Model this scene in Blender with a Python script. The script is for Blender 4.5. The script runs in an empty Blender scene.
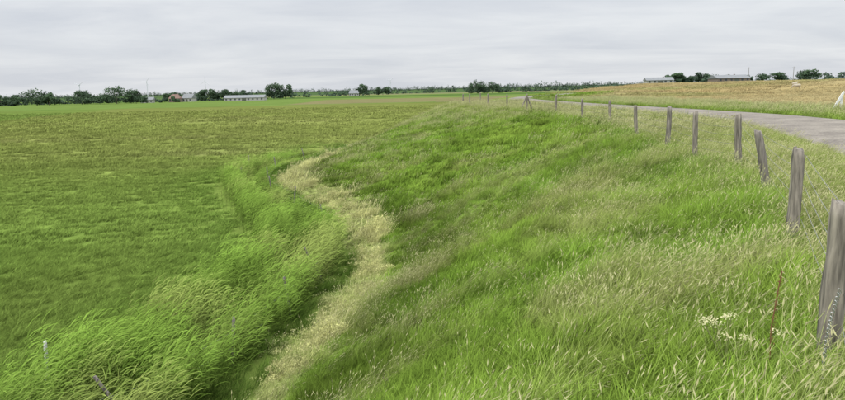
import bpy, math, numpy as np
from mathutils import Matrix, Vector
rng=np.random.default_rng(7)
S=bpy.context.scene
S.view_settings.view_transform='Standard'; S.view_settings.look='None'; S.view_settings.exposure=0
def link(o): S.collection.objects.link(o); return o
# ---------------------------------------------------------------- helpers
def vnoise(x,y,seed=0):
    xi=np.floor(x).astype(np.int64); yi=np.floor(y).astype(np.int64); fx=x-xi; fy=y-yi
    fx=fx*fx*(3-2*fx); fy=fy*fy*(3-2*fy)
    def h(a,b):
        n=(a*374761393+b*668265263+seed*1442695041)&0xffffffff
        n=((n^(n>>13))*1274126177)&0xffffffff
        return ((n^(n>>16))&0xffff)/65535.0
    return (h(xi,yi)*(1-fx)+h(xi+1,yi)*fx)*(1-fy)+(h(xi,yi+1)*(1-fx)+h(xi+1,yi+1)*fx)*fy
def fbm(x,y,seed=0,o=3):
    s=0;a=.5;t=0
    for i in range(o):
        s=s+a*vnoise(x*2**i,y*2**i,seed+i*17); t+=a; a*=.5
    return s/t
def sm(a,b,x):
    t=np.clip((x-a)/(b-a),0,1); return t*t*(3-2*t)
def catmull(p,n=6):
    p=np.array(p,float); q=np.vstack([2*p[0]-p[1],p,2*p[-1]-p[-2]]); out=[]
    for i in range(1,len(q)-2):
        for k in range(n):
            t=k/n
            out.append(.5*((2*q[i])+(-q[i-1]+q[i+1])*t+(2*q[i-1]-5*q[i]+4*q[i+1]-q[i+2])*t*t+(-q[i-1]+3*q[i]-3*q[i+1]+q[i+2])*t**3))
    out.append(p[-1]); return np.array(out)
def pdist(x,y,poly):
    d=np.full(x.shape,1e9)
    for a,b in zip(poly[:-1],poly[1:]):
        ab=b-a; t=np.clip(((x-a[0])*ab[0]+(y-a[1])*ab[1])/(ab@ab),0,1)
        d=np.minimum(d,np.hypot(x-a[0]-t*ab[0],y-a[1]-t*ab[1]))
    return d
def inside(x,y,poly):
    r=np.zeros(x.shape,bool); n=len(poly)
    for i in range(n):
        a=poly[i]; b=poly[(i+1)%n]
        if a[1]==b[1]: continue
        c=((a[1]>y)!=(b[1]>y))&(x<(b[0]-a[0])*(y-a[1])/(b[1]-a[1])+a[0])
        r^=c
    return r
# ---------------------------------------------------------------- plan of the dike
crest=catmull([(-9,-30),(-4,-12),(-1.2,-3),(0.6,0.5),(2.75,4.4),(4.45,7.9),(5.9,11.3),(6.75,14.6),(7.0,16.8),(7.4,19.9),(8.1,24.9),(8.9,32),(9.1,37),(9.1,46),(8.2,52),(7.3,57.5),(6.2,64),(5.0,70.6),(4.8,78),(8,90),(14,115),(30,160),(60,230),(110,330),(160,450),(260,560),(900,620)],4)
toe=catmull([(-19,-30),(-12,-12),(-7.8,-2),(-5.1,6),(-3.6,11.8),(-3.1,14.6),(-2.6,17.8),(-2.35,22),(-3.4,28.3),(-6.2,35.2),(-9.2,42.5),(-10.0,50),(-8.6,59),(-6.5,74),(-2,92),(6,118),(24,168),(54,240),(104,345),(154,470),(258,590),(900,650)],4)
Pc=np.vstack([crest,[(900,-30)]]); Pt=np.vstack([toe,[(900,-30)]])
rn=catmull([(2,-30),(4.5,-8),(6.2,0),(7.9,8),(10.3,15.6),(12.7,23),(14.4,30),(15.0,38),(14.2,55),(13.2,72),(13,92),(16,115),(32,155)])
rf=catmull([(8,-30),(10.5,-8),(12.3,0),(14,8),(16.4,17),(18.5,25),(19.7,32),(19.8,40),(18.3,56),(17,73),(16.3,93),(19,113),(35.5,151)])
roadp=np.vstack([rn,rf[::-1]])
def fields(x,y):
    return inside(x,y,Pc),inside(x,y,Pt),pdist(x,y,crest),pdist(x,y,toe)
def height(x,y,f=None):
    ic,it,dc,dt=f if f is not None else fields(x,y)
    t=dt/(dt+dc+1e-6); t=t**.85
    prof=.5*t+.5*t*t*(3-2*t)
    top=4.1-.13*sm(13,5,y)
    w=np.minimum(1,np.minimum(dt,dc)/1.5)
    zs=top*prof+w*(.6*(fbm(x*.3,y*.3,3)-.5)+.22*(fbm(x*1.2,y*1.2,9)-.5))
    inr=np.where(ic,pdist(x,y,(rn+rf)/2),99)
    mound=1.55*sm(30,105,x)*sm(60,150,y)+.5*sm(26,45,x)*(fbm(x*.05,y*.05,21)-.3)
    zp=4.1-.13*sm(13,5,y)*sm(4,1,dc)+mound+.12*(fbm(x*.5,y*.5,5)-.5)*sm(4,8,inr)
    ditch=-.55*np.exp(-((dt-2.3)/.5)**2)*(y<75)
    zf=ditch+.10*(fbm(x*.25,y*.25,13)-.5)*sm(0,2,dt)
    return np.where(ic,zp,np.where(it,zs,zf))
def gz(x,y): return float(height(np.array([x],float),np.array([y],float))[0])
# ---------------------------------------------------------------- colours (albedo)
def swid(x,y): return 1.15+.7*sm(26,34,y)*sm(60,48,y)+.9*(fbm(x*.9,y*.9,55)-.5)
def zcol(x,y,f):
    ic,it,dc,dt=f
    n1=fbm(x*.06,y*.03,31)[...,None]; n2=fbm(x*.5,y*.5,33)[...,None]
    A=lambda *c:np.array(c)
    fld=A(.155,.25,.045)*(1-n1)+A(.20,.26,.06)*n1
    k=sm(20,90,y)[...,None]; fld=fld*(1-k)+(A(.225,.275,.068)*(1-n1*.5)+A(.265,.275,.088)*n1*.5)*k
    st=sm(.55,.8,fbm(x*.03+y*.002,y*.12,41))[...,None]; fld=fld*(1-.4*st)+A(.26,.26,.10)*.4*st
    ms_=(.5+.5*np.sin((y+.16*x)*1.1+2*fbm(x*.05,y*.05,44)))[...,None]; fld=fld*(1-.07*ms_)
    yy=y+.10*x
    k=sm(285,292,yy)[...,None]; fld=fld*(1-k)+A(.15,.22,.055)*k
    b=((yy>300)&(yy<430)&(x>-60))[...,None]; fld=np.where(b,A(.21,.195,.09),fld)
    b=((yy>520)&(yy<640))[...,None]; fld=np.where(b,A(.09,.15,.04),fld)
    b=((yy>720)&(yy<900)&(x>-200))[...,None]; fld=np.where(b,A(.2,.21,.10),fld)
    b=(yy>900)[...,None]; fld=np.where(b,A(.08,.13,.05),fld)
    b=((yy>100)&(yy<292)&(x<-105-.2*(y-150)))[...,None]; fld=np.where(b,fld*.6+A(.13,.27,.045)*.4,fld)
    slp=A(.13,.235,.028)*(1-n2)+A(.195,.275,.045)*n2
    stw=A(.36,.40,.14)
    pal=np.where(it&~ic,sm(.15,-.15,dt-swid(x,y))*sm(-.15,.25,dt),0)*sm(.15,.4,n2[...,0]+.15)*sm(75,60,y)
    up=np.where(it&~ic,sm(38,60,y)*sm(6,1,dc)*.4,0)
    gold=np.where(ic&(x>15),sm(6,11,pdist(x,y,rf))*sm(18,24,x),0)
    g=A(.14,.22,.03)*(1-n2)+A(.18,.25,.05)*n2
    gc=A(.34,.265,.12)*(1-n1)+A(.40,.335,.17)*n1
    gg=sm(.5,.75,fbm(x*.035,y*.018,77))[...,None]*.55
    gc=gc*(1-gg)+A(.17,.22,.06)*gg
    plt=g*(1-gold[...,None])+gc*gold[...,None]
    slp=slp*(1-pal[...,None])+stw*pal[...,None]; slp=slp*(1-up[...,None])+A(.28,.29,.10)*up[...,None]
    farp=((y>330)&ic)[...,None]
    plt=np.where(farp,A(.10,.17,.04),plt)
    return np.where(ic[...,None],plt,np.where(it[...,None],slp,fld))
# ---------------------------------------------------------------- materials
def mat(name): 
    m=bpy.data.materials.new(name); m.use_nodes=True; nt=m.node_tree; nt.nodes.clear(); return m,nt,nt.nodes,nt.links
def simple(name,col,rough=.8,nscale=8,amt=.35,metal=0,bump=.2,stretch=(1,1,1)):
    m,nt,N,L=mat(name); o=N.new('ShaderNodeOutputMaterial'); b=N.new('ShaderNodeBsdfPrincipled')
    tc=N.new('ShaderNodeTexCoord'); mp=N.new('ShaderNodeMapping'); mp.inputs['Scale'].default_value=stretch
    n=N.new('ShaderNodeTexNoise'); n.inputs['Scale'].default_value=nscale; n.inputs['Detail'].default_value=6
    L.new(tc.outputs['Object'],mp.inputs[0]); L.new(mp.outputs[0],n.inputs['Vector'])
    r=N.new('ShaderNodeMix'); r.data_type='RGBA'
    r.inputs[6].default_value=(*[c*(1-amt) for c in col],1); r.inputs[7].default_value=(*[min(1,c*(1+amt)) for c in col],1)
    cr=N.new('ShaderNodeMapRange'); cr.inputs[1].default_value=.3; cr.inputs[2].default_value=.7
    L.new(n.outputs[0],cr.inputs[0]); L.new(cr.outputs[0],r.inputs[0]); L.new(r.outputs[2],b.inputs['Base Color'])
    b.inputs['Roughness'].default_value=rough; b.inputs['Metallic'].default_value=metal
    bp=N.new('ShaderNodeBump'); bp.inputs['Strength'].default_value=bump; bp.inputs['Distance'].default_value=.02
    L.new(n.outputs[0],bp.inputs['Height']); L.new(bp.outputs[0],b.inputs['Normal']); L.new(b.outputs[0],o.inputs[0]); return m
def leafmat(name,spread=.4,trans=.25,headcol=(.52,.49,.27),up=1.1,lo=.7):
    m,nt,N,L=mat(name); o=N.new('ShaderNodeOutputMaterial')
    t=N.new('ShaderNodeAttribute'); t.attribute_type='INSTANCER'; t.attribute_name='tint'
    g=N.new('ShaderNodeAttribute'); g.attribute_name='g'   # r = height on blade, g = random, b = seed head
    s=N.new('ShaderNodeSeparateColor'); L.new(g.outputs['Color'],s.inputs[0])
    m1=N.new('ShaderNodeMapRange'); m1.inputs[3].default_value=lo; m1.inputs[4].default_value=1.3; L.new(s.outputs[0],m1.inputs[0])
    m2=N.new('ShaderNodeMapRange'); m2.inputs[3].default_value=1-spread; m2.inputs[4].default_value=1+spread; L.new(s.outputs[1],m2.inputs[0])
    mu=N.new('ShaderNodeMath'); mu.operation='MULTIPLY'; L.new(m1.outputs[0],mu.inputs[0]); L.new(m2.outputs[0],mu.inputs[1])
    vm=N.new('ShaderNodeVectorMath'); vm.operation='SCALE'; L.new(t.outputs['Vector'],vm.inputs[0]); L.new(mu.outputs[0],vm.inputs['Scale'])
    mx=N.new('ShaderNodeMix'); mx.data_type='RGBA'; L.new(s.outputs[2],mx.inputs[0]); L.new(vm.outputs[0],mx.inputs[6]); mx.inputs[7].default_value=(*headcol,1)
    ge=N.new('ShaderNodeNewGeometry'); ad=N.new('ShaderNodeVectorMath'); ad.operation='ADD'; ad.inputs[1].default_value=(0,0,up); L.new(ge.outputs['Normal'],ad.inputs[0])
    no=N.new('ShaderNodeVectorMath'); no.operation='NORMALIZE'; L.new(ad.outputs[0],no.inputs[0])
    d=N.new('ShaderNodeBsdfDiffuse'); tr=N.new('ShaderNodeBsdfTranslucent'); ms=N.new('ShaderNodeMixShader'); ms.inputs[0].default_value=trans
    L.new(no.outputs[0],d.inputs['Normal'])
    L.new(mx.outputs[2],d.inputs[0]); L.new(mx.outputs[2],tr.inputs[0]); L.new(d.outputs[0],ms.inputs[1]); L.new(tr.outputs[0],ms.inputs[2]); L.new(ms.outputs[0],o.inputs[0]); return m
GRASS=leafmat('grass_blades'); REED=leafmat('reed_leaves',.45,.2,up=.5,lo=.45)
def mesh(name,v,faces_flat,sizes,m,col=None,vcol=None):
    me=bpy.data.meshes.new(name); v=np.asarray(v,np.float32)
    me.vertices.add(len(v)); me.vertices.foreach_set('co',v.ravel())
    ff=np.asarray(faces_flat,np.int32); sz=np.asarray(sizes,np.int32)
    me.loops.add(len(ff)); me.loops.foreach_set('vertex_index',ff)
    me.polygons.add(len(sz)); st=np.concatenate([[0],np.cumsum(sz)[:-1]]).astype(np.int32)
    me.polygons.foreach_set('loop_start',st); me.polygons.foreach_set('loop_total',sz)
    me.update(calc_edges=True); me.validate()
    if m: me.materials.append(m)
    if vcol is not None:
        a=me.color_attributes.new('g','FLOAT_COLOR','POINT'); c=np.ones((len(v),4),np.float32); c[:,:3]=vcol; a.data.foreach_set('color',c.ravel())
    return me
def obj(name,me,parent=None):
    o=bpy.data.objects.new(name,me); link(o)
    if parent: o.parent=parent
    return o
# ---------------------------------------------------------------- terrain (one sheet to the horizon)
def axis(a,b,step,lo,hi,gr):
    c=list(np.arange(a,b+1e-6,step)); s=step
    while c[-1]<hi: s*=gr; c.append(c[-1]+s)
    s=step; l=[]
    p=a
    while p>lo: s*=gr; p-=s; l.append(p)
    return np.array(l[::-1]+c)
ax=axis(-14,22,.35,-7000,7000,1.075); ay=axis(2,70,.4,-300,9000,1.04)
X,Y=np.meshgrid(ax,ay); F=fields(X,Y); Z=height(X,Y,F)
C=zcol(X,Y,F)
ny,nx=X.shape; idx=np.arange(nx*ny).reshape(ny,nx)
q=np.stack([idx[:-1,:-1],idx[:-1,1:],idx[1:,1:],idx[1:,:-1]],-1).reshape(-1,4)
GM,nt,N,L=mat('grassland_soil'); o=N.new('ShaderNodeOutputMaterial'); b=N.new('ShaderNodeBsdfDiffuse')
a=N.new('ShaderNodeAttribute'); a.attribute_name='g'; ge=N.new('ShaderNodeNewGeometry')
n1=N.new('ShaderNodeTexNoise'); n1.inputs['Scale'].default_value=1.3; n1.inputs['Detail'].default_value=8; n1.inputs['Roughness'].default_value=.7
mp=N.new('ShaderNodeMapping'); mp.inputs['Scale'].default_value=(.05,.11,.1); n2=N.new('ShaderNodeTexNoise'); n2.inputs['Scale'].default_value=1; n2.inputs['Detail'].default_value=9; n2.inputs['Roughness'].default_value=.68
L.new(ge.outputs['Position'],n1.inputs['Vector']); L.new(ge.outputs['Position'],mp.inputs[0]); L.new(mp.outputs[0],n2.inputs['Vector'])
r1=N.new('ShaderNodeMapRange'); r1.inputs[1].default_value=.3; r1.inputs[2].default_value=.7; r1.inputs[3].default_value=.7; r1.inputs[4].default_value=1.12; L.new(n1.outputs[0],r1.inputs[0])
r2=N.new('ShaderNodeMapRange'); r2.inputs[1].default_value=.33; r2.inputs[2].default_value=.67; r2.inputs[3].default_value=.8; r2.inputs[4].default_value=1.15; L.new(n2.outputs[0],r2.inputs[0])
mm=N.new('ShaderNodeMath'); mm.operation='MULTIPLY'; L.new(r1.outputs[0],mm.inputs[0]); L.new(r2.outputs[0],mm.inputs[1])
vs=N.new('ShaderNodeVectorMath'); vs.operation='SCALE'; L.new(a.outputs['Vector'],vs.inputs[0]); L.new(mm.outputs[0],vs.inputs['Scale']); L.new(vs.outputs[0],b.inputs[0])
bp=N.new('ShaderNodeBump'); bp.inputs['Strength'].default_value=.5; bp.inputs['Distance'].default_value=.12; L.new(n1.outputs[0],bp.inputs['Height']); L.new(bp.outputs[0],b.inputs['Normal'])
L.new(b.outputs[0],o.inputs[0])
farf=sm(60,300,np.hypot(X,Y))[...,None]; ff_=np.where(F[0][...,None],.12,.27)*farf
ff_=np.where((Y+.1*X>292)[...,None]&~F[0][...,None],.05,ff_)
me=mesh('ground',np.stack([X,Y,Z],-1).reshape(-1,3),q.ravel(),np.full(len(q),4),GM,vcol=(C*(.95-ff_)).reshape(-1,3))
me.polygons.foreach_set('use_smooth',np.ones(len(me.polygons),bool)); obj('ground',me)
# ---------------------------------------------------------------- road
W=12; n=len(rn); ts=np.linspace(0,1,W)
RV=[]; 
for i in range(n):
    for k,t in enumerate(ts):
        p=rn[i]*(1-t)+rf[i]*t; RV.append((p[0],p[1],4.165+.06*(1-(2*t-1)**2)+(-.07 if k in(0,W-1) else 0)))
RV=np.array(RV); mnd=1.55*sm(30,105,RV[:,0])*sm(60,150,RV[:,1]); RV[:,2]+=mnd
id2=np.arange(n*W).reshape(n,W); q2=np.stack([id2[:-1,:-1],id2[:-1,1:],id2[1:,1:],id2[1:,:-1]],-1).reshape(-1,4)
RM,nt,N,L=mat('worn_asphalt_gravel'); o=N.new('ShaderNodeOutputMaterial'); b=N.new('ShaderNodeBsdfPrincipled'); b.inputs['Roughness'].default_value=.95; b.inputs['Specular IOR Level'].default_value=.2
ge=N.new('ShaderNodeNewGeometry'); na_=N.new('ShaderNodeTexNoise'); na_.inputs['Scale'].default_value=.7; na_.inputs['Detail'].default_value=8; na_.inputs['Roughness'].default_value=.7
nb_=N.new('ShaderNodeTexNoise'); nb_.inputs['Scale'].default_value=14; nb_.inputs['Detail'].default_value=4
L.new(ge.outputs['Position'],na_.inputs['Vector']); L.new(ge.outputs['Position'],nb_.inputs['Vector'])
rc=N.new('ShaderNodeValToRGB'); rc.color_ramp.elements[0].position=.36; rc.color_ramp.elements[0].color=(.12,.105,.09,1); rc.color_ramp.elements[1].position=.62; rc.color_ramp.elements[1].color=(.29,.26,.215,1)
av=N.new('ShaderNodeMix'); av.data_type='FLOAT'; av.inputs[0].default_value=.4; L.new(na_.outputs[0],av.inputs[2]); L.new(nb_.outputs[0],av.inputs[3]); L.new(av.outputs[0],rc.inputs[0]); L.new(rc.outputs[0],b.inputs['Base Color'])
bp=N.new('ShaderNodeBump'); bp.inputs['Strength'].default_value=.4; bp.inputs['Distance'].default_value=.02; L.new(nb_.outputs[0],bp.inputs['Height']); L.new(bp.outputs[0],b.inputs['Normal']); L.new(b.outputs[0],o.inputs[0])
rd=obj('road',mesh('road',RV,q2.ravel(),np.full(len(q2),4),RM))
# ---------------------------------------------------------------- vegetation clumps
def blades(n,r,h0,h1,w,lean,leand,seg=3,curv=1.3,wj=.35,seed=0,head=0.0,hw0=.005):
    R=np.random.default_rng(seed); V=[];Fc=[];Sz=[];Cc=[];base=0
    for i in range(n):
        a=R.uniform(0,6.283); rr=r*math.sqrt(R.uniform()); x0=rr*math.cos(a); y0=rr*math.sin(a)
        h=R.uniform(h0,h1); isH=R.uniform()<head
        d=leand+R.normal(0,.75); ln=max(.05,lean*R.uniform(.4,1.5)); ww=w*R.uniform(.7,1.3)
        if isH: h=h1*R.uniform(1.1,1.5); ww*=.35; ln*=.8
        wd=R.uniform(0,3.14); cx,cy=math.cos(wd),math.sin(wd); dx,dy=math.cos(d),math.sin(d); rnd=R.uniform()
        pts=[]
        for k in range(seg+1):
            t=k/seg; off=ln*h*t**curv*1.0; z=h*(t-.28*ln*t*t); pts.append((x0+dx*off,y0+dy*off,z,t))
        for k,(x,y,z,t) in enumerate(pts):
            if k<seg or isH:
                q=ww*.5*(1-.5*t) if not isH else ww*.5
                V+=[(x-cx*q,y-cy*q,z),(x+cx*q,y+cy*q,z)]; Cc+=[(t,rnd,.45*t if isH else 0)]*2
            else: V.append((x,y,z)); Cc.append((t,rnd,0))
        for k in range(seg):
            a0=base+2*k
            if k<seg-1 or isH: Fc+=[a0,a0+1,a0+3,a0+2]; Sz.append(4)
            else: Fc+=[a0,a0+1,a0+2]; Sz.append(3)
        base=len(V)
        if isH:
            x,y,z,_=pts[-1]; px,py,pz,_=pts[-2]; D=np.array([x-px,y-py,z-pz]); D/=np.linalg.norm(D); D[2]-=.25
            hl=R.uniform(.06,.11); hw=hw0*R.uniform(.7,1.3)
            for (ux,uy) in ((cx,cy),(-cy,cx)):
                P=np.array([x,y,z]); m=P+D*hl*.45; e=P+D*hl
                V+=[tuple(P),(m[0]-ux*hw,m[1]-uy*hw,m[2]),tuple(e),(m[0]+ux*hw,m[1]+uy*hw,m[2])]; Cc+=[(1,rnd,.85)]*4
                Fc+=[base,base+1,base+2,base+3]; Sz.append(4); base+=4
    return V,Fc,Sz,Cc
def coll(name,specs,m):
    c=bpy.data.collections.new(name)
    for i,s in enumerate(specs):
        V,Fc,Sz,Cc=blades(**s); me=mesh(f'{name}_{i:02d}',V,Fc,Sz,m,vcol=np.array(Cc)); c.objects.link(bpy.data.objects.new(f'{name}_{i:02d}',me))
    return c
WD=.15   # wind toward +x
cg=[dict(n=60,r=.17,h0=.14,h1=.30,w=.0075,lean=.85,leand=WD,seed=i) for i in range(5)]           #0-4 fine green
cg+=[dict(n=60,r=.17,h0=.14,h1=.30,w=.0065,lean=.8,leand=WD,seed=20+i,head=.16,hw0=.0042) for i in range(4)]     #5-8 with seed heads
cg+=[dict(n=60,r=.36,h0=.15,h1=.30,w=.022,lean=.75,leand=WD,seed=40+i,seg=2) for i in range(4)]      #9-12 coarse (far)
cg+=[dict(n=60,r=.36,h0=.15,h1=.30,w=.020,lean=.7,leand=WD,seed=60+i,head=.25,seg=2,hw0=.010) for i in range(3)] #13-15 coarse heads
cg+=[dict(n=70,r=1.2,h0=.15,h1=.32,w=.08,lean=.6,leand=WD,seed=80+i,seg=2) for i in range(3)]      #16-18 very far
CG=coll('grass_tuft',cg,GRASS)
# dense flowering cushions (pale yellow-green) that make up the strip at the dike toe
for i in range(4):
    R=np.random.default_rng(300+i); V,Fc,Sz,Cc=blades(45,.2,.12,.28,.008,.9,WD,seed=310+i,head=.12,hw0=.006)
    cs=[(R.normal(0,.11),R.normal(0,.11),R.uniform(.10,.2),R.uniform(.06,.12)) for _ in range(5)]
    for k in range(170):
        c0=cs[R.integers(5)]; v=R.normal(size=3); v/=np.linalg.norm(v); v[2]=abs(v[2])*.8-.15
        p=np.array([c0[0],c0[1],c0[2]])+v*c0[3]*R.uniform(.6,1.25); u=R.normal(size=3);u/=np.linalg.norm(u); w2=np.cross(u,v+.013);w2/=np.linalg.norm(w2); s=R.uniform(.006,.013); b0=len(V)
        V+=[tuple(p-u*s),tuple(p-w2*s),tuple(p+u*s),tuple(p+w2*s)]; rr=R.uniform(); Cc+=[(.4+.6*max(0,v[2]),rr,.35 if rr>.6 else 0)]*4; Fc+=[b0,b0+1,b0+2,b0+3]; Sz.append(4)
    me=mesh(f'grass_tuft_{19+i:02d}',V,Fc,Sz,GRASS,vcol=np.array(Cc)); CG.objects.link(bpy.data.objects.new(f'grass_tuft_{19+i:02d}',me))
def reedclump(seed):
    R=np.random.default_rng(seed); V=[];Fc=[];Sz=[];Cc=[]
    for s in range(7):
        x0,y0=R.normal(0,.2,2); h=R.uniform(.95,1.45); d=WD+R.normal(0,.3); ln=R.uniform(.15,.35); rnd=R.uniform()
        stem=[]
        for k in range(5):
            t=k/4; stem.append((x0+math.cos(d)*ln*h*t**1.6,y0+math.sin(d)*ln*h*t**1.6,h*t))
        def ribbon(P,w,wdv,r):
            b=len(V)
            for k,p in enumerate(P):
                q=w*.5*(1-(k/(len(P)-1))**2*.95); V.extend([(p[0]-wdv[0]*q,p[1]-wdv[1]*q,p[2]-wdv[2]*q),(p[0]+wdv[0]*q,p[1]+wdv[1]*q,p[2]+wdv[2]*q)])
                Cc.extend([(min(1,p[2]/1.2),r,0)]*2)
            for k in range(len(P)-1): a=b+2*k; Fc.extend([a,a+1,a+3,a+2]); Sz.append(4)
        ribbon(stem,.010,(-math.sin(d),math.cos(d),0),rnd)
        for l in range(6):
            t=.25+.75*l/5; k=min(3,int(t*4)); f=t*4-k; p0=[stem[k][j]*(1-f)+stem[k+1][j]*f for j in range(3)]
            ld=WD+R.normal(0,.8); L_=R.uniform(.28,.5); P=[]; up=R.uniform(.6,1.0)
            for j in range(4):
                u=j/3; P.append((p0[0]+math.cos(ld)*L_*u*.7,p0[1]+math.sin(ld)*L_*u*.7,p0[2]+L_*(up*u-.5*u*u)))
            ribbon(P,.022,(-math.sin(ld)*.8,math.cos(ld)*.8,.5),R.uniform())
    return V,Fc,Sz,Cc
CR=bpy.data.collections.new('reed_clump')
for i in range(5):
    V,Fc,Sz,Cc=reedclump(200+i); me=mesh(f'reed_clump_{i}',V,Fc,Sz,REED,vcol=np.array(Cc)); CR.objects.link(bpy.data.objects.new(f'reed_clump_{i}',me))
def scatter(name,c,P,rot,scl,ids,tint):
    me=bpy.data.meshes.new(name); n=len(P); me.vertices.add(n); me.vertices.foreach_set('co',np.asarray(P,np.float32).ravel())
    for nm,ty,pr,val in (('rot','FLOAT_VECTOR','vector',rot),('scl','FLOAT_VECTOR','vector',scl),('tint','FLOAT_VECTOR','vector',tint)):
        at=me.attributes.new(nm,ty,'POINT'); at.data.foreach_set(pr,np.asarray(val,np.float32).ravel())
    at=me.attributes.new('idx','INT','POINT'); at.data.foreach_set('value',np.asarray(ids,np.int32))
    ob=obj(name,me); g=bpy.data.node_groups.new(name+'_scatter','GeometryNodeTree'); print(name,n)
    g.interface.new_socket('Geometry',in_out='INPUT',socket_type='NodeSocketGeometry'); g.interface.new_socket('Geometry',in_out='OUTPUT',socket_type='NodeSocketGeometry')
    N=g.nodes;L=g.links; gi=N.new('NodeGroupInput'); go=N.new('NodeGroupOutput'); ip=N.new('GeometryNodeInstanceOnPoints'); ci=N.new('GeometryNodeCollectionInfo')
    ci.inputs['Collection'].default_value=c; ci.inputs['Separate Children'].default_value=True; ci.inputs['Reset Children'].default_value=True; ip.inputs['Pick Instance'].default_value=True
    def na(nm,ty):
        a=N.new('GeometryNodeInputNamedAttribute'); a.data_type=ty; a.inputs['Name'].default_value=nm; return [s for s in a.outputs if s.enabled and s.name=='Attribute'][0]
    er=N.new('FunctionNodeEulerToRotation'); L.new(na('rot','FLOAT_VECTOR'),er.inputs[0])
    L.new(gi.outputs[0],ip.inputs['Points']); L.new(ci.outputs[0],ip.inputs['Instance']); L.new(na('idx','INT'),ip.inputs['Instance Index']); L.new(er.outputs[0],ip.inputs['Rotation']); L.new(na('scl','FLOAT_VECTOR'),ip.inputs['Scale']); L.new(ip.outputs[0],go.inputs[0])
    md=ob.modifiers.new('scatter','NODES'); md.node_group=g; return ob
def sample(n,x0,x1,y0,y1):
    return rng.uniform(x0,x1,n),rng.uniform(y0,y1,n)
def view(x,y): return (np.abs(x)<.74*y+3)&(np.hypot(x,y)>1.9)
def finish(name,c,x,y,ids,s,h,tint,rs=.6,sink=.02,tilt=.08):
    z=height(x,y)-sink; n=len(x)
    rot=np.stack([rng.normal(0,tilt,n),rng.normal(0,tilt,n),rng.normal(0,rs,n)],-1)
    return scatter(name,c,np.stack([x,y,z],-1),rot,np.stack([s,s,s*h],-1),ids,tint)
# --- slope + crest grass
bands=[(1.5,9,66),(9,18,40),(18,30,23)]
XS=[];YS=[];NE=[]
for a_,b_,den in bands:
    x0,x1=-9,16; n=int((x1-x0)*(b_-a_)*den); x,y=sample(n,x0,x1,a_,b_); f=fields(x,y); inr=inside(x,y,roadp)
    k=view(x,y)&f[1]&~inr&~(f[0]&(x>16)); XS.append(x[k]);YS.append(y[k]);NE.append(np.ones(k.sum(),bool))
x,y=sample(int(40*60*8),-14,26,25,85); f=fields(x,y); k=view(x,y)&f[1]&~inside(x,y,roadp); XS.append(x[k]);YS.append(y[k]);NE.append(np.zeros(k.sum(),bool))
x=np.concatenate(XS);y=np.concatenate(YS);ne=np.concatenate(NE); f=fields(x,y); ic,it,dc,dt=f
drn=pdist(x,y,rn)
sw=swid(x,y)
strip=(~ic)&(dt<sw+rng.normal(0,.12,len(x)))&(dt>.05)&(y<66)&(fbm(x*1.5,y*1.5,57)>.33)
u_=x*.8+y*.6; v_=-x*.6+y*.8
streak=fbm(u_*.22,v_*.8,61)
tuft=sm(.66,.74,fbm(x*.55,y*.55,65))
ph=.04+.75*sm(.50,.68,streak)*sm(10,4,dt)+.3*sm(.6,.75,fbm(x*.3,y*.3,63))+.5*tuft
ph=np.where(~ic,ph+.35*sm(1.6,.3,dc)+.5*sm(38,58,y)*sm(9,2,dc),ph); ph=np.where(ic&(drn>.5),.7,ph)
hd=rng.uniform(size=len(x))<ph
ids=np.where(ne,np.where(hd,rng.integers(5,9,len(x)),rng.integers(0,5,len(x))),np.where(hd,rng.integers(13,16,len(x)),rng.integers(9,13,len(x))))
cush=strip&(rng.uniform(size=len(x))<.75)
ids=np.where(cush,rng.integers(19,23,len(x)),ids)
tint=zcol(x,y,f); pn=fbm(x*1.1,y*1.1,71); p2=fbm(x*.22,y*.22,72); p4=fbm(x*3,y*3,75,2); tint=tint*np.clip(.20+.9*pn+.5*p2+.3*p4,.33,1.6)[:,None]
yl=(np.clip(sm(.48,.68,streak)*sm(11,4,dt)*.42+.5*tuft,0,.7)*(~ic))[:,None]; tint=tint*(1-yl)+np.array([.31,.33,.11])*yl
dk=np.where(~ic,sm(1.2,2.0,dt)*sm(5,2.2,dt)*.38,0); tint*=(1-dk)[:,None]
vb=ic&(x<16); tint[vb]=tint[vb]*.6+np.array([.28,.29,.10])*.4
lump=fbm(x*1.7,y*1.7,58)
tint[strip]=(np.array([.49,.49,.20])*sm(.35,.6,lump)[:,None]+np.array([.27,.34,.09])*(1-sm(.35,.6,lump))[:,None])[strip]*(.7+.6*p4[strip])[:,None]*(.8+.4*rng.uniform(size=strip.sum()))[:,None]
hh=np.where(strip,.35+1.9*lump*lump,.45+1.1*fbm(x*.8,y*.8,81)); hh=np.where(vb,hh*.8,hh); s=rng.uniform(.8,1.3,len(x)); s=np.where(ic&(drn<.6),s*.6,s); s=np.where(strip,s*np.where(ne,.95,1.35)*(.7+.6*lump),s)
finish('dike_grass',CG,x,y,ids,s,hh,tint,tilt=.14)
# --- right-hand plateau grass beyond the road
x,y=sample(18000,12,90,12,110); f=fields(x,y); k=view(x,y)&f[0]&~inside(x,y,roadp)&(pdist(x,y,rf)<pdist(x,y,rn)); x=x[k];y=y[k]
f=fields(x,y); t=zcol(x,y,f)*(.7+.6*fbm(x*.4,y*.4,5))[:,None]
ids=np.where(rng.uniform(size=len(x))<.25,rng.integers(13,16,len(x)),rng.integers(9,13,len(x)))
finish('roadside_grass',CG,x,y,ids,rng.uniform(.6,1.1,len(x)),np.full(len(x),.6),t)
x,y=sample(7000,20,260,90,330); f=fields(x,y); k=view(x,y)&f[0]; x=x[k];y=y[k]; f=fields(x,y)
finish('dry_grassland',CG,x,y,rng.integers(16,19,len(x)),rng.uniform(.8,1.5,len(x)),np.full(len(x),.8),zcol(x,y,f)*(.6+.8*fbm(x*.12,y*.12,5))[:,None])
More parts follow.
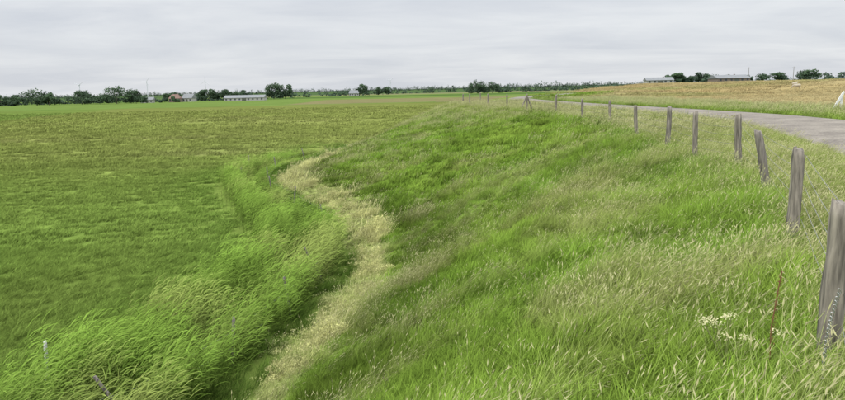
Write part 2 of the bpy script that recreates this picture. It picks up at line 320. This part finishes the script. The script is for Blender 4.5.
# --- field grass
FX=[];FY=[];FI=[];FS=[]
for (a_,b_,w0,den,lo,hi,sc) in ((9,26,26,20,0,5,1.25),(22,60,50,6,9,13,1.0),(55,120,95,1.7,9,13,1.7),(110,240,190,.2,16,19,1.6)):
    n=int((w0+8)*(b_-a_)*den); x,y=sample(n,-w0,8 if b_<100 else 60,a_,b_); f=fields(x,y); k=view(x,y)&~f[1]&((f[3]>4.2)|(y>70)); x=x[k];y=y[k]
    FX.append(x);FY.append(y);FI.append(rng.integers(lo,hi,len(x)));FS.append(rng.uniform(.8,1.25,len(x))*sc)
x=np.concatenate(FX);y=np.concatenate(FY);ids=np.concatenate(FI);s=np.concatenate(FS); f=fields(x,y)
pn=fbm(x*.25,y*.12,91); p3=fbm(x*.9,y*.5,93); t=zcol(x,y,f)*(.76+.36*pn+.18*p3)[:,None]; lg=sm(9,4.5,f[3])[:,None]*(y<75)[:,None]; t=t*(1-lg*.6)+np.array([.14,.235,.04])*lg*.6
finish('field_grass',CG,x,y,ids,s,.5+.5*fbm(x*.15,y*.1,92),t)
# --- toe verge between strip and reeds
x,y=sample(9000,-15,-1,9,72); f=fields(x,y); k=view(x,y)&~f[1]&(f[3]<1.6); x=x[k];y=y[k]; f3=pdist(x,y,toe)
t=np.array([.11,.185,.032])*(.5+.9*fbm(x,y,3))[:,None]; e_=((f3<.4)&(fbm(x*1.3,y*1.3,57)>.5)&(y<60)); t[e_]=np.array([.36,.40,.14])
finish('ditch_bank_grass',CG,x,y,np.where(e_,rng.integers(19,23,len(x)),np.where(y<28,rng.integers(0,5,len(x)),rng.integers(9,13,len(x)))),rng.uniform(1,1.5,len(x)),np.where(e_,.8,rng.uniform(.8,1.6,len(x))),t)
# --- reeds
x,y=sample(26000,-18,-1,7,66); f=fields(x,y); d=f[3]+.7*(fbm(x*.6,y*.6,101)-.5)
bandB=(d>.9)&(d<1.9)&(y<27); bandA=(d>2.55)&(d<4.1-.5*sm(25,40,y)+1.3*(fbm(x*.3,y*.3,102)-.5)+.8*sm(18,10,y)) 
mid=(d>1.2)&(d<2.6)&(y>=27)
k=view(x,y)&~f[1]&(bandA|bandB|mid)&(rng.uniform(size=len(x))<np.where(y<30,.85,.45)*(.6+.7*fbm(x*.8,y*.8,109))); x=x[k];y=y[k];mid=mid[k]; d=d[k]
pn=fbm(x*.7,y*.7,103); t=np.array([.145,.23,.038])*(.35+1.15*pn)[:,None]; yl=sm(.45,.7,fbm(x*.5,y*.5,105))[:,None]; t=t*(1-.6*yl)+np.array([.24,.27,.08])*.6*yl
h=np.where(mid,.45,.50+.7*pn)*sm(5.6,3.8,d); h=np.clip(h*sm(75,45,y)+.12,.3,1.15)
finish('reed_bed',CR,x,y,rng.integers(0,5,len(x)),rng.uniform(.75,1.05,len(x)),h,t,rs=.35)
# ---------------------------------------------------------------- fences
WOOD=simple('weathered_wood',(.22,.195,.16),.9,9,.65,bump=1,stretch=(3,3,.35)); WIRE=simple('galvanised_wire',(.22,.22,.215),.7,30,.3,metal=.2)
LICH=simple('old_grey_wood',(.19,.17,.145),.9,7,.65,bump=1,stretch=(3,3,.4))
def post(name,x,y,h,r,lx,ly,parent,m,seed,z=None):
    R=np.random.default_rng(seed); K=18; LV=14; V=[];Fc=[];Sz=[]
    prof=1+.10*R.normal(size=K); ph=R.uniform(0,6.28)
    for j in range(LV+1):
        t=j/LV; zz=-.3+(h+.3)*t; rr=r*(1.04-.12*t)*(1 if j<LV else .86)
        for k in range(K):
            a=6.2832*k/K; q=rr*prof[k]*(1+.04*R.normal())
            V.append((q*math.cos(a)+lx*zz+.2*r*math.sin(4*t+ph),q*math.sin(a)+ly*zz,zz+(.3*r*math.cos(a+ph)+.12*r*R.normal() if j>=LV-1 else 0)))
    for j in range(LV):
        for k in range(K): a=j*K+k;b=j*K+(k+1)%K; Fc+=[a,b,b+K,a+K];Sz.append(4)
    V.append((lx*h,ly*h,h)); c=len(V)-1
    for k in range(K): Fc+=[LV*K+k,LV*K+(k+1)%K,c];Sz.append(3)
    o=obj(name,mesh(name,V,Fc,Sz,m),parent); o.location=(x,y,gz(x,y) if z is None else z); return o
def tube(name,pts,r,m,parent=None,cyc=False):
    cu=bpy.data.curves.new(name,'CURVE'); cu.dimensions='3D'; cu.bevel_depth=r; cu.bevel_resolution=2; sp=cu.splines.new('POLY'); sp.points.add(len(pts)-1)
    for p,c in zip(sp.points,pts): p.co=(*c,1)
    sp.use_cyclic_u=cyc; cu.materials.append(m); o=bpy.data.objects.new(name,cu); link(o)
    if parent: o.parent=parent
    return o
def empty(name,loc=(0,0,0)):
    e=bpy.data.objects.new(name,None); e.location=loc; e.empty_display_size=.3; return link(e)
fence=empty('wooden_post_fence')
P=[(1.0,1.2,1.05,.07,0,0),(2.93,4.55,1.16,.07,-.01,0),(4.56,7.95,1.17,.072,.0,.05),(5.98,11.3,1.08,.065,-.22,.05),(7.02,14.6,1.18,.07,-.05,0),(6.9,16.7,1.2,.065,0,0),(7.4,19.9,1.2,.068,.01,0),(8.07,24.9,1.1,.065,-.05,0),(9.1,32,1.15,.065,-.03,0),(8.95,37,1.15,.065,0,0),(9.4,46.4,1.25,.07,.02,0),(8.2,51.6,1.3,.08,0,0),(7.45,57.5,1.25,.07,0,0),(6.5,64.2,1.25,.07,0,0),(5.2,70.6,1.2,.07,0,0),(5.0,78,1.2,.07,0,0),(7.8,87,1.2,.07,0,0)]
for i,(x,y,h,r,lx,ly) in enumerate(P): post(f'post_{i+1}',x,y,h,r,lx,ly,fence,WOOD if i%3 else LICH,i+5)
for wi,hf in enumerate((.25,.45,.62,.78,.93)):
    pts=[]
    for i in range(len(P)-1):
        a=P[i];b=P[i+1]; za=gz(a[0],a[1])+hf*a[2]; zb=gz(b[0],b[1])+hf*b[2]
        for k in range(6):
            t=k/6; pts.append(((a[0]+a[4]*hf*a[2]+a[3]+.004)*(1-t)+(b[0]+b[4]*hf*b[2]+b[3]+.004)*t,a[1]*(1-t)+b[1]*t,za*(1-t)+zb*t-.08*t*(1-t)*(1+.5*wi%2)))
    tube(f'wire_{wi+1}',pts,.0026,WIRE,fence)
for i,(dx,dy) in enumerate(((-.55,-.2),(.55,.25))):
    z0=gz(8.2,51.6); tube(f'brace_{i+1}',[(8.2+dx,51.6+dy,z0-.1),(8.2+dx*.12,51.6+dy*.12,z0+1.05)],.055,WOOD,fence)
toef=empty('ditch_fence')
TP=[(-7.2,9.6),(-5.5,11.6),(-4.3,13.9),(-3.6,17),(-3.2,20.3),(-3.2,23.6),(-4.3,28.6),(-6.7,34),(-8.8,38.5),(-10.2,43.5),(-11,50),(-10,57)]
for i,(x,y) in enumerate(TP): post(f'post_{i+1}',x,y,1.15,.036,rng.normal(-.15,.18),rng.normal(0,.1),toef,LICH,i+50)
for wi,hz in enumerate((.45,.8)): tube(f'wire_{wi+1}',[(x,y,gz(x,y)+hz) for x,y in TP],.002,WIRE,toef)
fm=empty('field_marker_post')
post('stake',-8.0,13.2,.98,.035,.05,0,fm,simple('white_paint',(.75,.75,.72),.6),90)
for i,(x,y) in enumerate(((-12.6,46),(-13.6,52))): 
    e=empty('field_post'); post('stake',x,y,1.1,.06,0,0,e,LICH,95+i)
chain=empty('steel_chain'); CHN=simple('galvanised_chain',(.45,.45,.44),.5,30,.2,metal=.5)
for i in range(24):
    t=i/23; cx=2.80-.28*t-.03*math.sin(t*3); cy=4.30-.35*t; cz=gz(2.80,4.3)+.60-.50*t
    a=math.pi/2*(i%2); pts=[]
    for k in range(10):
        u=6.2832*k/10; l=.023*math.cos(u); w=.009*math.sin(u); pts.append((cx+w*math.cos(a)-l*.5,cy+w*math.sin(a)-l*.4,cz+l*.8))
    tube(f'link_{i+1}',pts,.0036,CHN,chain,True)
# ---------------------------------------------------------------- hogweed + dock
def tintmat(name,c): return simple(name,c,.8,20,.25,bump=0)
CRM=tintmat('cream_flowers',(.48,.47,.24)); STG=tintmat('green_stems',(.20,.23,.07)); RUST=tintmat('dry_dock',(.20,.085,.04))
hw=empty('hogweed_plant'); R=np.random.default_rng(3); V=[];Fc=[];Sz=[]
bx,by=2.32,4.85; bz=gz(bx,by)
for u in range(9):
    ex,ey,ez=bx+R.normal(0,.12),by+R.normal(0,.10),bz+R.uniform(.26,.42)
    tube(f'stem_{u+1}',[(bx,by,bz),(bx*.5+ex*.5,by*.5+ey*.5,bz*.45+ez*.55),(ex,ey,ez)],.003,STG,hw)
    for k in range(28):
        r=.06*math.sqrt(R.uniform()); a=R.uniform(0,6.28); c=np.array([ex+r*math.cos(a),ey+r*math.sin(a),ez+.02-r*r*5+R.normal(0,.008)]); b=len(V)
        for j in range(4):
            an=j*1.5708+a; V.append((c[0]+.008*math.cos(an),c[1]+.008*math.sin(an),c[2]+R.normal(0,.005)))
        Fc+=[b,b+1,b+2,b+3];Sz.append(4)
obj('umbels',mesh('umbels',V,Fc,Sz,CRM),hw)
dk=empty('dock_plant'); V=[];Fc=[];Sz=[]; bx,by=2.5,4.55; bz=gz(bx,by)
tube('stem',[(bx,by,bz),(bx-.01,by,bz+.35),(bx+.04,by,bz+.78)],.004,RUST,dk)
for k in range(220):
    t=R.uniform(.3,1); c=(bx+.04*t*t+R.normal(0,.005*(1.3-t)+.002),by+R.normal(0,.006),bz+.78*t); b=len(V)
    for j in range(3): V.append(tuple(np.array(c)+R.normal(0,.004,3)))
    Fc+=[b,b+1,b+2];Sz.append(3)
obj('seeds',mesh('seeds',V,Fc,Sz,RUST),dk)
# ---------------------------------------------------------------- sheep
WOOL=simple('sheep_wool',(.44,.39,.30),.95,40,.25,bump=.8); FACE=tintmat('sheep_face',(.40,.36,.30))
def sheep(x,y,ang,grz=True):
    e=empty('sheep',(x,y,gz(x,y))); e.rotation_euler[2]=ang
    def skin(nm,vs,es,rs,m):
        me=bpy.data.meshes.new(nm); me.from_pydata(vs,es,[]); o=bpy.data.objects.new(nm,me); link(o); o.parent=e; me.materials.append(m)
        md=o.modifiers.new('s','SKIN')
        for i,r in enumerate(rs): me.skin_vertices[0].data[i].radius=(r,r)
        me.skin_vertices[0].data[0].use_root=True; o.modifiers.new('u','SUBSURF').render_levels=2
    hd=[(.62,0,.62),(.78,0,.42),(.88,0,.22)] if grz else [(.62,0,.78),(.74,0,.95),(.9,0,.92)]
    skin('body',[(0,0,.6),(-.3,0,.62),(-.48,0,.6),(.3,0,.6),(.45,0,.66)]+hd[:2],[(0,1),(1,2),(0,3),(3,4),(4,5),(5,6)],[.27,.27,.18,.25,.2,.14,.11],WOOL)
    skin('head',[hd[1],hd[2],(hd[2][0]+.06,0,hd[2][2]-.06)],[(0,1),(1,2)],[.09,.075,.045],FACE)
    for n_,lx,ly,bk in (('leg_fl',.33,.12,0),('leg_fr',.36,-.12,0),('leg_rl',-.33,.12,1),('leg_rr',-.3,-.12,1)):
        k=.06 if bk else 0
        skin(n_,[(lx,ly,.5),(lx+k,ly,.33),(lx-k,ly,.2),(lx-k*.5,ly,.0)],[(0,1),(1,2),(2,3)],[.09,.05,.03,.03],FACE)
    for s_ in (-1,1): skin('ear_l' if s_>0 else 'ear_r',[(hd[1][0]+.02,s_*.06,hd[1][2]+.03),(hd[1][0]-.01,s_*.17,hd[1][2]+.01)],[(0,1)],[.03,.015],FACE)
for a in ((63,112,2.8),(68,122,.4,False)): sheep(*a)
# ---------------------------------------------------------------- white road barrier
WHT=simple('white_painted_wood',(.78,.78,.76),.5,6,.06,bump=.05)
def box(name,c,s,m,parent,rot=(0,0,0),bev=.01):
    me=bpy.data.meshes.new(name); hx,hy,hz=[v/2 for v in s]
    v=[(a*hx,b*hy,cc*hz) for a in(-1,1) for b in(-1,1) for cc in(-1,1)]
    me.from_pydata(v,[],[(0,1,3,2),(4,6,7,5),(0,4,5,1),(2,3,7,6),(0,2,6,4),(1,5,7,3)]); me.materials.append(m)
    o=obj(name,me,parent); o.location=c; o.rotation_euler=rot
    if bev: bm=o.modifiers.new('b','BEVEL'); bm.width=bev; bm.segments=2
    return o
bar=empty('road_barrier',(24.3,39,gz(24.3,39)))
box('plank',(.05,0,.6),(.13,.05,1.35),WHT,bar,(0,.5,0)); box('post',(.3,.08,.45),(.10,.10,1.0),WHT,bar); box('foot',(-.05,.02,.06),(.6,.14,.12),WHT,bar)
# ---------------------------------------------------------------- distant trees
TM,nt,N,L=mat('tree_leaves'); o=N.new('ShaderNodeOutputMaterial'); d=N.new('ShaderNodeBsdfDiffuse')
a=N.new('ShaderNodeAttribute'); a.attribute_name='g'; L.new(a.outputs['Color'],d.inputs[0]); L.new(d.outputs[0],o.inputs[0])
ge=N.new('ShaderNodeNewGeometry'); ad=N.new('ShaderNodeVectorMath'); ad.operation='ADD'; ad.inputs[1].default_value=(0,-.2,.5); L.new(ge.outputs['Normal'],ad.inputs[0]); no=N.new('ShaderNodeVectorMath'); no.operation='NORMALIZE'; L.new(ad.outputs[0],no.inputs[0]); L.new(no.outputs[0],d.inputs['Normal'])
BARK=simple('bark',(.12,.10,.08),.95,5,.4)
def crown(R,x,y,z,w,h,n,q,V,Fc,Sz,Cc,base=(.045,.075,.028)):
    nb=max(7,int(w*h/9)); bl=[]
    for i in range(nb):
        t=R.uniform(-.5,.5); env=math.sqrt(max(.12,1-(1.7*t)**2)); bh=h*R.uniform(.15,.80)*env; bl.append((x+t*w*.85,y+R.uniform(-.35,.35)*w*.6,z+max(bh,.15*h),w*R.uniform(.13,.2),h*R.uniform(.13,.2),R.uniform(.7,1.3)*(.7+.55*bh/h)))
    for i in range(n):
        b=bl[R.integers(nb)]; v=R.normal(size=3); v/=np.linalg.norm(v); rr=R.uniform(.5,1.08)
        c=np.array([b[0]+v[0]*b[3]*rr,b[1]+v[1]*b[3]*rr,b[2]+v[2]*b[4]*rr]); 
        if c[2]<z+.04*h: c[2]=z+R.uniform(.04,.25)*h
        u=R.normal(size=3);u/=np.linalg.norm(u); w2=np.cross(u,v+.01);w2/=np.linalg.norm(w2); s=q*R.uniform(.5,1.2); k=len(V)
        V+=[tuple(c-u*s),tuple(c-w2*s*.7),tuple(c+u*s),tuple(c+w2*s*.7)]; Fc+=[k,k+1,k+2,k+3]; Sz.append(4)
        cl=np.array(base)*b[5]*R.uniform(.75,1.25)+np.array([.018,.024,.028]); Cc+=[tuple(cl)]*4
def tree(x,y,w,h,seed,q=.6,n=2000):
    R=np.random.default_rng(seed); z=gz(x,y); e=empty('tree',(0,0,0)); V=[];Fc=[];Sz=[];Cc=[]
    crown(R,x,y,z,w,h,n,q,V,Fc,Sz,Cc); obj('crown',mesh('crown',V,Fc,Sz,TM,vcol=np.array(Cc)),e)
    r=h*.022; V=[];Fc=[];Sz=[]
    def limb(p,q_,r0,r1):
        p=np.array(p);q_=np.array(q_); b=len(V)
        for c,rr in((p,r0),(q_,r1)):
            for k in range(7): V.append((c[0]+rr*math.cos(k*.8976),c[1]+rr*math.sin(k*.8976),c[2]))
        for k in range(7): Fc.extend([b+k,b+(k+1)%7,b+7+(k+1)%7,b+7+k]);Sz.append(4)
    limb((x,y,z-.3),(x+.2,y,z+.4*h),r,r*.7)
    for k in range(5): limb((x+.2*k/5,y,z+h*(.28+.03*k)),(x+R.uniform(-.3,.3)*w,y+R.uniform(-.25,.25)*w,z+h*R.uniform(.5,.7)),r*.5,r*.15)
    obj('trunk',mesh('trunk',V,Fc,Sz,BARK),e)
k=0
for (x,y,w,h) in [(-306,490,15,9),(-291,486,14,9),(-274,480,24,13.5),(-262,474,14,10),(-243,482,20,11),(-234,490,13,9),(-216,478,26,13.5),(-204,482,16,11),(-192,520,14,9),(-122,560,15,15),(-112,558,15,15),(-170,540,16,11),(-158,540,16,10),(-146,545,14,9),(-60,700,15,13),(-40,720,14,12),(55,640,18,14),(70,650,20,13),(164,430,13,7),(172,432,11,6),(226,540,16,10),(240,560,18,11),(262,500,20,8),(205,440,15,6),(300,520,18,10),(-181,495,7,5),(-190,498,6,4.5)]:
    k+=1; tree(x,y,w,h,k)
def row(name,segs,seed):
    R=np.random.default_rng(seed); V=[];Fc=[];Sz=[];Cc=[]
    for (x0,y0,x1,y1,h,gap) in segs:
        L_=math.hypot(x1-x0,y1-y0); n=int(L_/9)
        for i in range(n):
            if R.uniform()<gap: continue
            t=(i+R.uniform())/n; hh=h*R.uniform(.5,1.25); x=x0+(x1-x0)*t;y=y0+(y1-y0)*t
            z=gz(x,y) if y<700 else 0
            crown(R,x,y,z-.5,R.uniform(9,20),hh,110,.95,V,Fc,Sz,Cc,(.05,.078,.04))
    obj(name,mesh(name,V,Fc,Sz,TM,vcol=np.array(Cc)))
row('distant_tree_row',[(-345,520,-150,560,6,.1),(-200,600,-60,700,7.5,.15),(-100,850,150,900,10,.15),(130,800,700,850,12,.15),(60,760,220,800,9,.2),(150,520,420,560,7,.2)],5)
row('horizon_woodland',[(-1500,2000,1900,2300,17,.05),(-1500,2040,1900,2340,15,.05)],9)
# ---------------------------------------------------------------- buildings
WALLW=simple('whitewashed_brick',(.38,.375,.35),.85,3,.1); BRK=simple('brown_brick',(.20,.155,.125),.9,3,.25); RED=simple('red_roof_tiles',(.19,.115,.09),.8,2,.25); GRY=simple('grey_sheet_roof',(.20,.21,.215),.8,1,.15); GLS=simple('window_glass',(.05,.06,.07),.15,2,.1,bump=0); DRK=simple('barn_door_wood',(.09,.10,.08),.8,2,.3)
def house(name,x,y,w,d,hw_,hr,wall,roof,ang=0,nwin=4,hip=.0,doorw=1.2):
    e=empty(name,(x,y,gz(x,y)-.1)); e.rotation_euler[2]=ang
    box('walls',(0,0,hw_/2),(w,d,hw_),wall,e,bev=0)
    ov=.4; a=w/2+ov; b=d/2+ov; me=bpy.data.meshes.new('roof'); hx=a-hip*d/2
    me.from_pydata([(-a,-b,hw_+.01),(a,-b,hw_+.01),(a,b,hw_+.01),(-a,b,hw_+.01),(-hx,0,hw_+hr),(hx,0,hw_+hr)],[],[(0,1,5,4),(2,3,4,5),(1,2,5),(3,0,4),(3,2,1,0)]); me.materials.append(roof); obj('roof',me,e)
    for i in range(nwin):
        px=-w/2+w*(i+.5)/nwin
        if i==nwin//2: box('door',(px,-d/2-.03,min(2.1,hw_*.8)/2),(doorw,.1,min(2.1,hw_*.8)),DRK,e,bev=0)
        else: box(f'window_{i+1}',(px,-d/2-.03,hw_*.55),(1.1,.1,1.1),GLS,e,bev=0)
    box('chimney',(w*.2,d*.1,hw_+hr*.85),(.7,.7,hr*.7),BRK,e,bev=0)
house('brick_farmhouse',-184,505,8,7,2.8,3.2,BRK,RED,.1,4,.6)
house('white_farmhouse',-176,512,8,7,2.8,3.2,WALLW,GRY,-.2,3)
house('farm_shed',-203,500,9,7,2.4,2.0,WALLW,GRY,.2,3)
house('long_barn',-130,500,29,12,2.3,1.9,WALLW,GRY,.05,9,doorw=3)
house('white_barn',140,395,15,9,1.9,1.7,WALLW,GRY,-.1,5,doorw=3)
house('grey_barn',186,405,20,12,2.2,2.0,BRK,GRY,.08,6,doorw=3)
house('farmhouse',214,470,11,8,2.4,2.4,BRK,GRY,.1,4,.5)
house('farmhouse',-68,690,10,8,2.8,3,WALLW,GRY,.1,4,.3)
# ---------------------------------------------------------------- wind turbines, poles
WT=simple('turbine_white',(.62,.64,.66),.5,1,.03,bump=0)
def cone(name,p,q_,r0,r1,m,parent):
    p=Vector(p);q_=Vector(q_);dv=(q_-p).normalized(); s=dv.orthogonal().normalized(); t=dv.cross(s); V=[];Fc=[];Sz=[]
    for c,r in((p,r0),(q_,r1)):
        for k in range(10): V.append(tuple(c+s*r*math.cos(k*.6283)+t*r*math.sin(k*.6283)))
    for k in range(10): Fc+=[k,(k+1)%10,10+(k+1)%10,10+k];Sz.append(4)
    return obj(name,mesh(name,V,Fc,Sz,m),parent)
for i,(x,y,h,ph) in enumerate(((-1240,1960,42,.3),(-1010,2000,38,1.0),(-830,2050,44,.6),(-640,2010,40,.1),(-105,2400,36,.8))):
    e=empty('wind_turbine',(x,y,0)); cone('tower',(0,0,0),(0,0,h),1.2,.7,WT,e); cone('nacelle',(0,-3,h+.5),(0,3,h+.5),1.2,1.2,WT,e)
    for j in range(3):
        a=ph+j*2.0944; cone(f'blade_{j+1}',(0,-3.2,h+.5),(h*.42*math.sin(a),-3.2,h+.5+h*.42*math.cos(a)),.7,.2,WT,e)
for x,y,h in ((210,430,9),(222,400,8)):
    e=empty('utility_pole'); post('pole',x,y,h,.12,0,0,e,LICH,3); box('crossarm',(x,y,gz(x,y)+h-.6),(2.2,.12,.12),LICH,e)
# ---------------------------------------------------------------- world: overcast sky
w=bpy.data.worlds.new('World'); S.world=w; w.use_nodes=True; N=w.node_tree.nodes; L=w.node_tree.links; N.clear()
out=N.new('ShaderNodeOutputWorld'); bg=N.new('ShaderNodeBackground'); bg.inputs[1].default_value=.1; L.new(bg.outputs[0],out.inputs[0])
EL=math.radians(55); AZ=math.radians(-125)  # azimuth from +Y toward +X
sk=N.new('ShaderNodeTexSky'); sk.sky_type='NISHITA'; sk.sun_disc=False; sk.sun_elevation=EL; sk.sun_rotation=AZ
tc=N.new('ShaderNodeTexCoord'); sp=N.new('ShaderNodeSeparateXYZ'); L.new(tc.outputs['Generated'],sp.inputs[0])
zc=N.new('ShaderNodeMath'); zc.operation='MAXIMUM'; L.new(sp.outputs[2],zc.inputs[0]); zc.inputs[1].default_value=0
za=N.new('ShaderNodeMath'); za.operation='ADD'; L.new(zc.outputs[0],za.inputs[0]); za.inputs[1].default_value=.11
dv=N.new('ShaderNodeVectorMath'); dv.operation='DIVIDE'; L.new(tc.outputs['Generated'],dv.inputs[0]); cb=N.new('ShaderNodeCombineXYZ'); L.new(za.outputs[0],cb.inputs[0]); L.new(za.outputs[0],cb.inputs[1]); cb.inputs[2].default_value=1; L.new(cb.outputs[0],dv.inputs[1])
mp=N.new('ShaderNodeMapping'); mp.inputs['Scale'].default_value=(.5,.7,0); mp.inputs['Location'].default_value=(2.3,.4,0); mp.inputs['Rotation'].default_value=(0,0,.12); L.new(dv.outputs[0],mp.inputs[0])
n=N.new('ShaderNodeTexNoise'); n.inputs['Scale'].default_value=1.2; n.inputs['Detail'].default_value=8; n.inputs['Roughness'].default_value=.58; n.inputs['Distortion'].default_value=.4; L.new(mp.outputs[0],n.inputs['Vector'])
cr=N.new('ShaderNodeValToRGB'); cr.color_ramp.elements[0].position=.34; cr.color_ramp.elements[0].color=(.67,.70,.76,1); cr.color_ramp.elements[1].position=.64; cr.color_ramp.elements[1].color=(.83,.85,.88,1); L.new(n.outputs[0],cr.inputs[0])
br=N.new('ShaderNodeMapRange'); br.inputs[1].default_value=.12; br.inputs[2].default_value=1; br.inputs[3].default_value=9.9; br.inputs[4].default_value=34; L.new(sp.outputs[2],br.inputs[0])
sc=N.new('ShaderNodeVectorMath'); sc.operation='SCALE'; L.new(cr.outputs[0],sc.inputs[0]); L.new(br.outputs[0],sc.inputs['Scale'])
mx=N.new('ShaderNodeMix'); mx.data_type='RGBA'; mx.inputs[0].default_value=.9; L.new(sk.outputs[0],mx.inputs[6]); L.new(sc.outputs[0],mx.inputs[7]); L.new(mx.outputs[2],bg.inputs[0])
sd=bpy.data.lights.new('sun','SUN'); sd.energy=1.5; sd.angle=math.radians(12); sd.color=(1,.95,.86); so=link(bpy.data.objects.new('sun',sd))
dirv=Vector((math.sin(AZ)*math.cos(EL),math.cos(AZ)*math.cos(EL),math.sin(EL))); so.rotation_euler=dirv.to_track_quat('Z','Y').to_euler()
# ---------------------------------------------------------------- camera
cd=bpy.data.cameras.new('camera'); cam=link(bpy.data.objects.new('camera',cd)); cd.sensor_width=36; cd.lens=28.25; cd.clip_end=20000; cd.clip_start=.05
cam.matrix_world=Matrix.Translation((0,0,6))@Matrix.Rotation(math.radians(80.45),4,'X')@Matrix.Rotation(math.radians(-1.3),4,'Z'); S.camera=cam
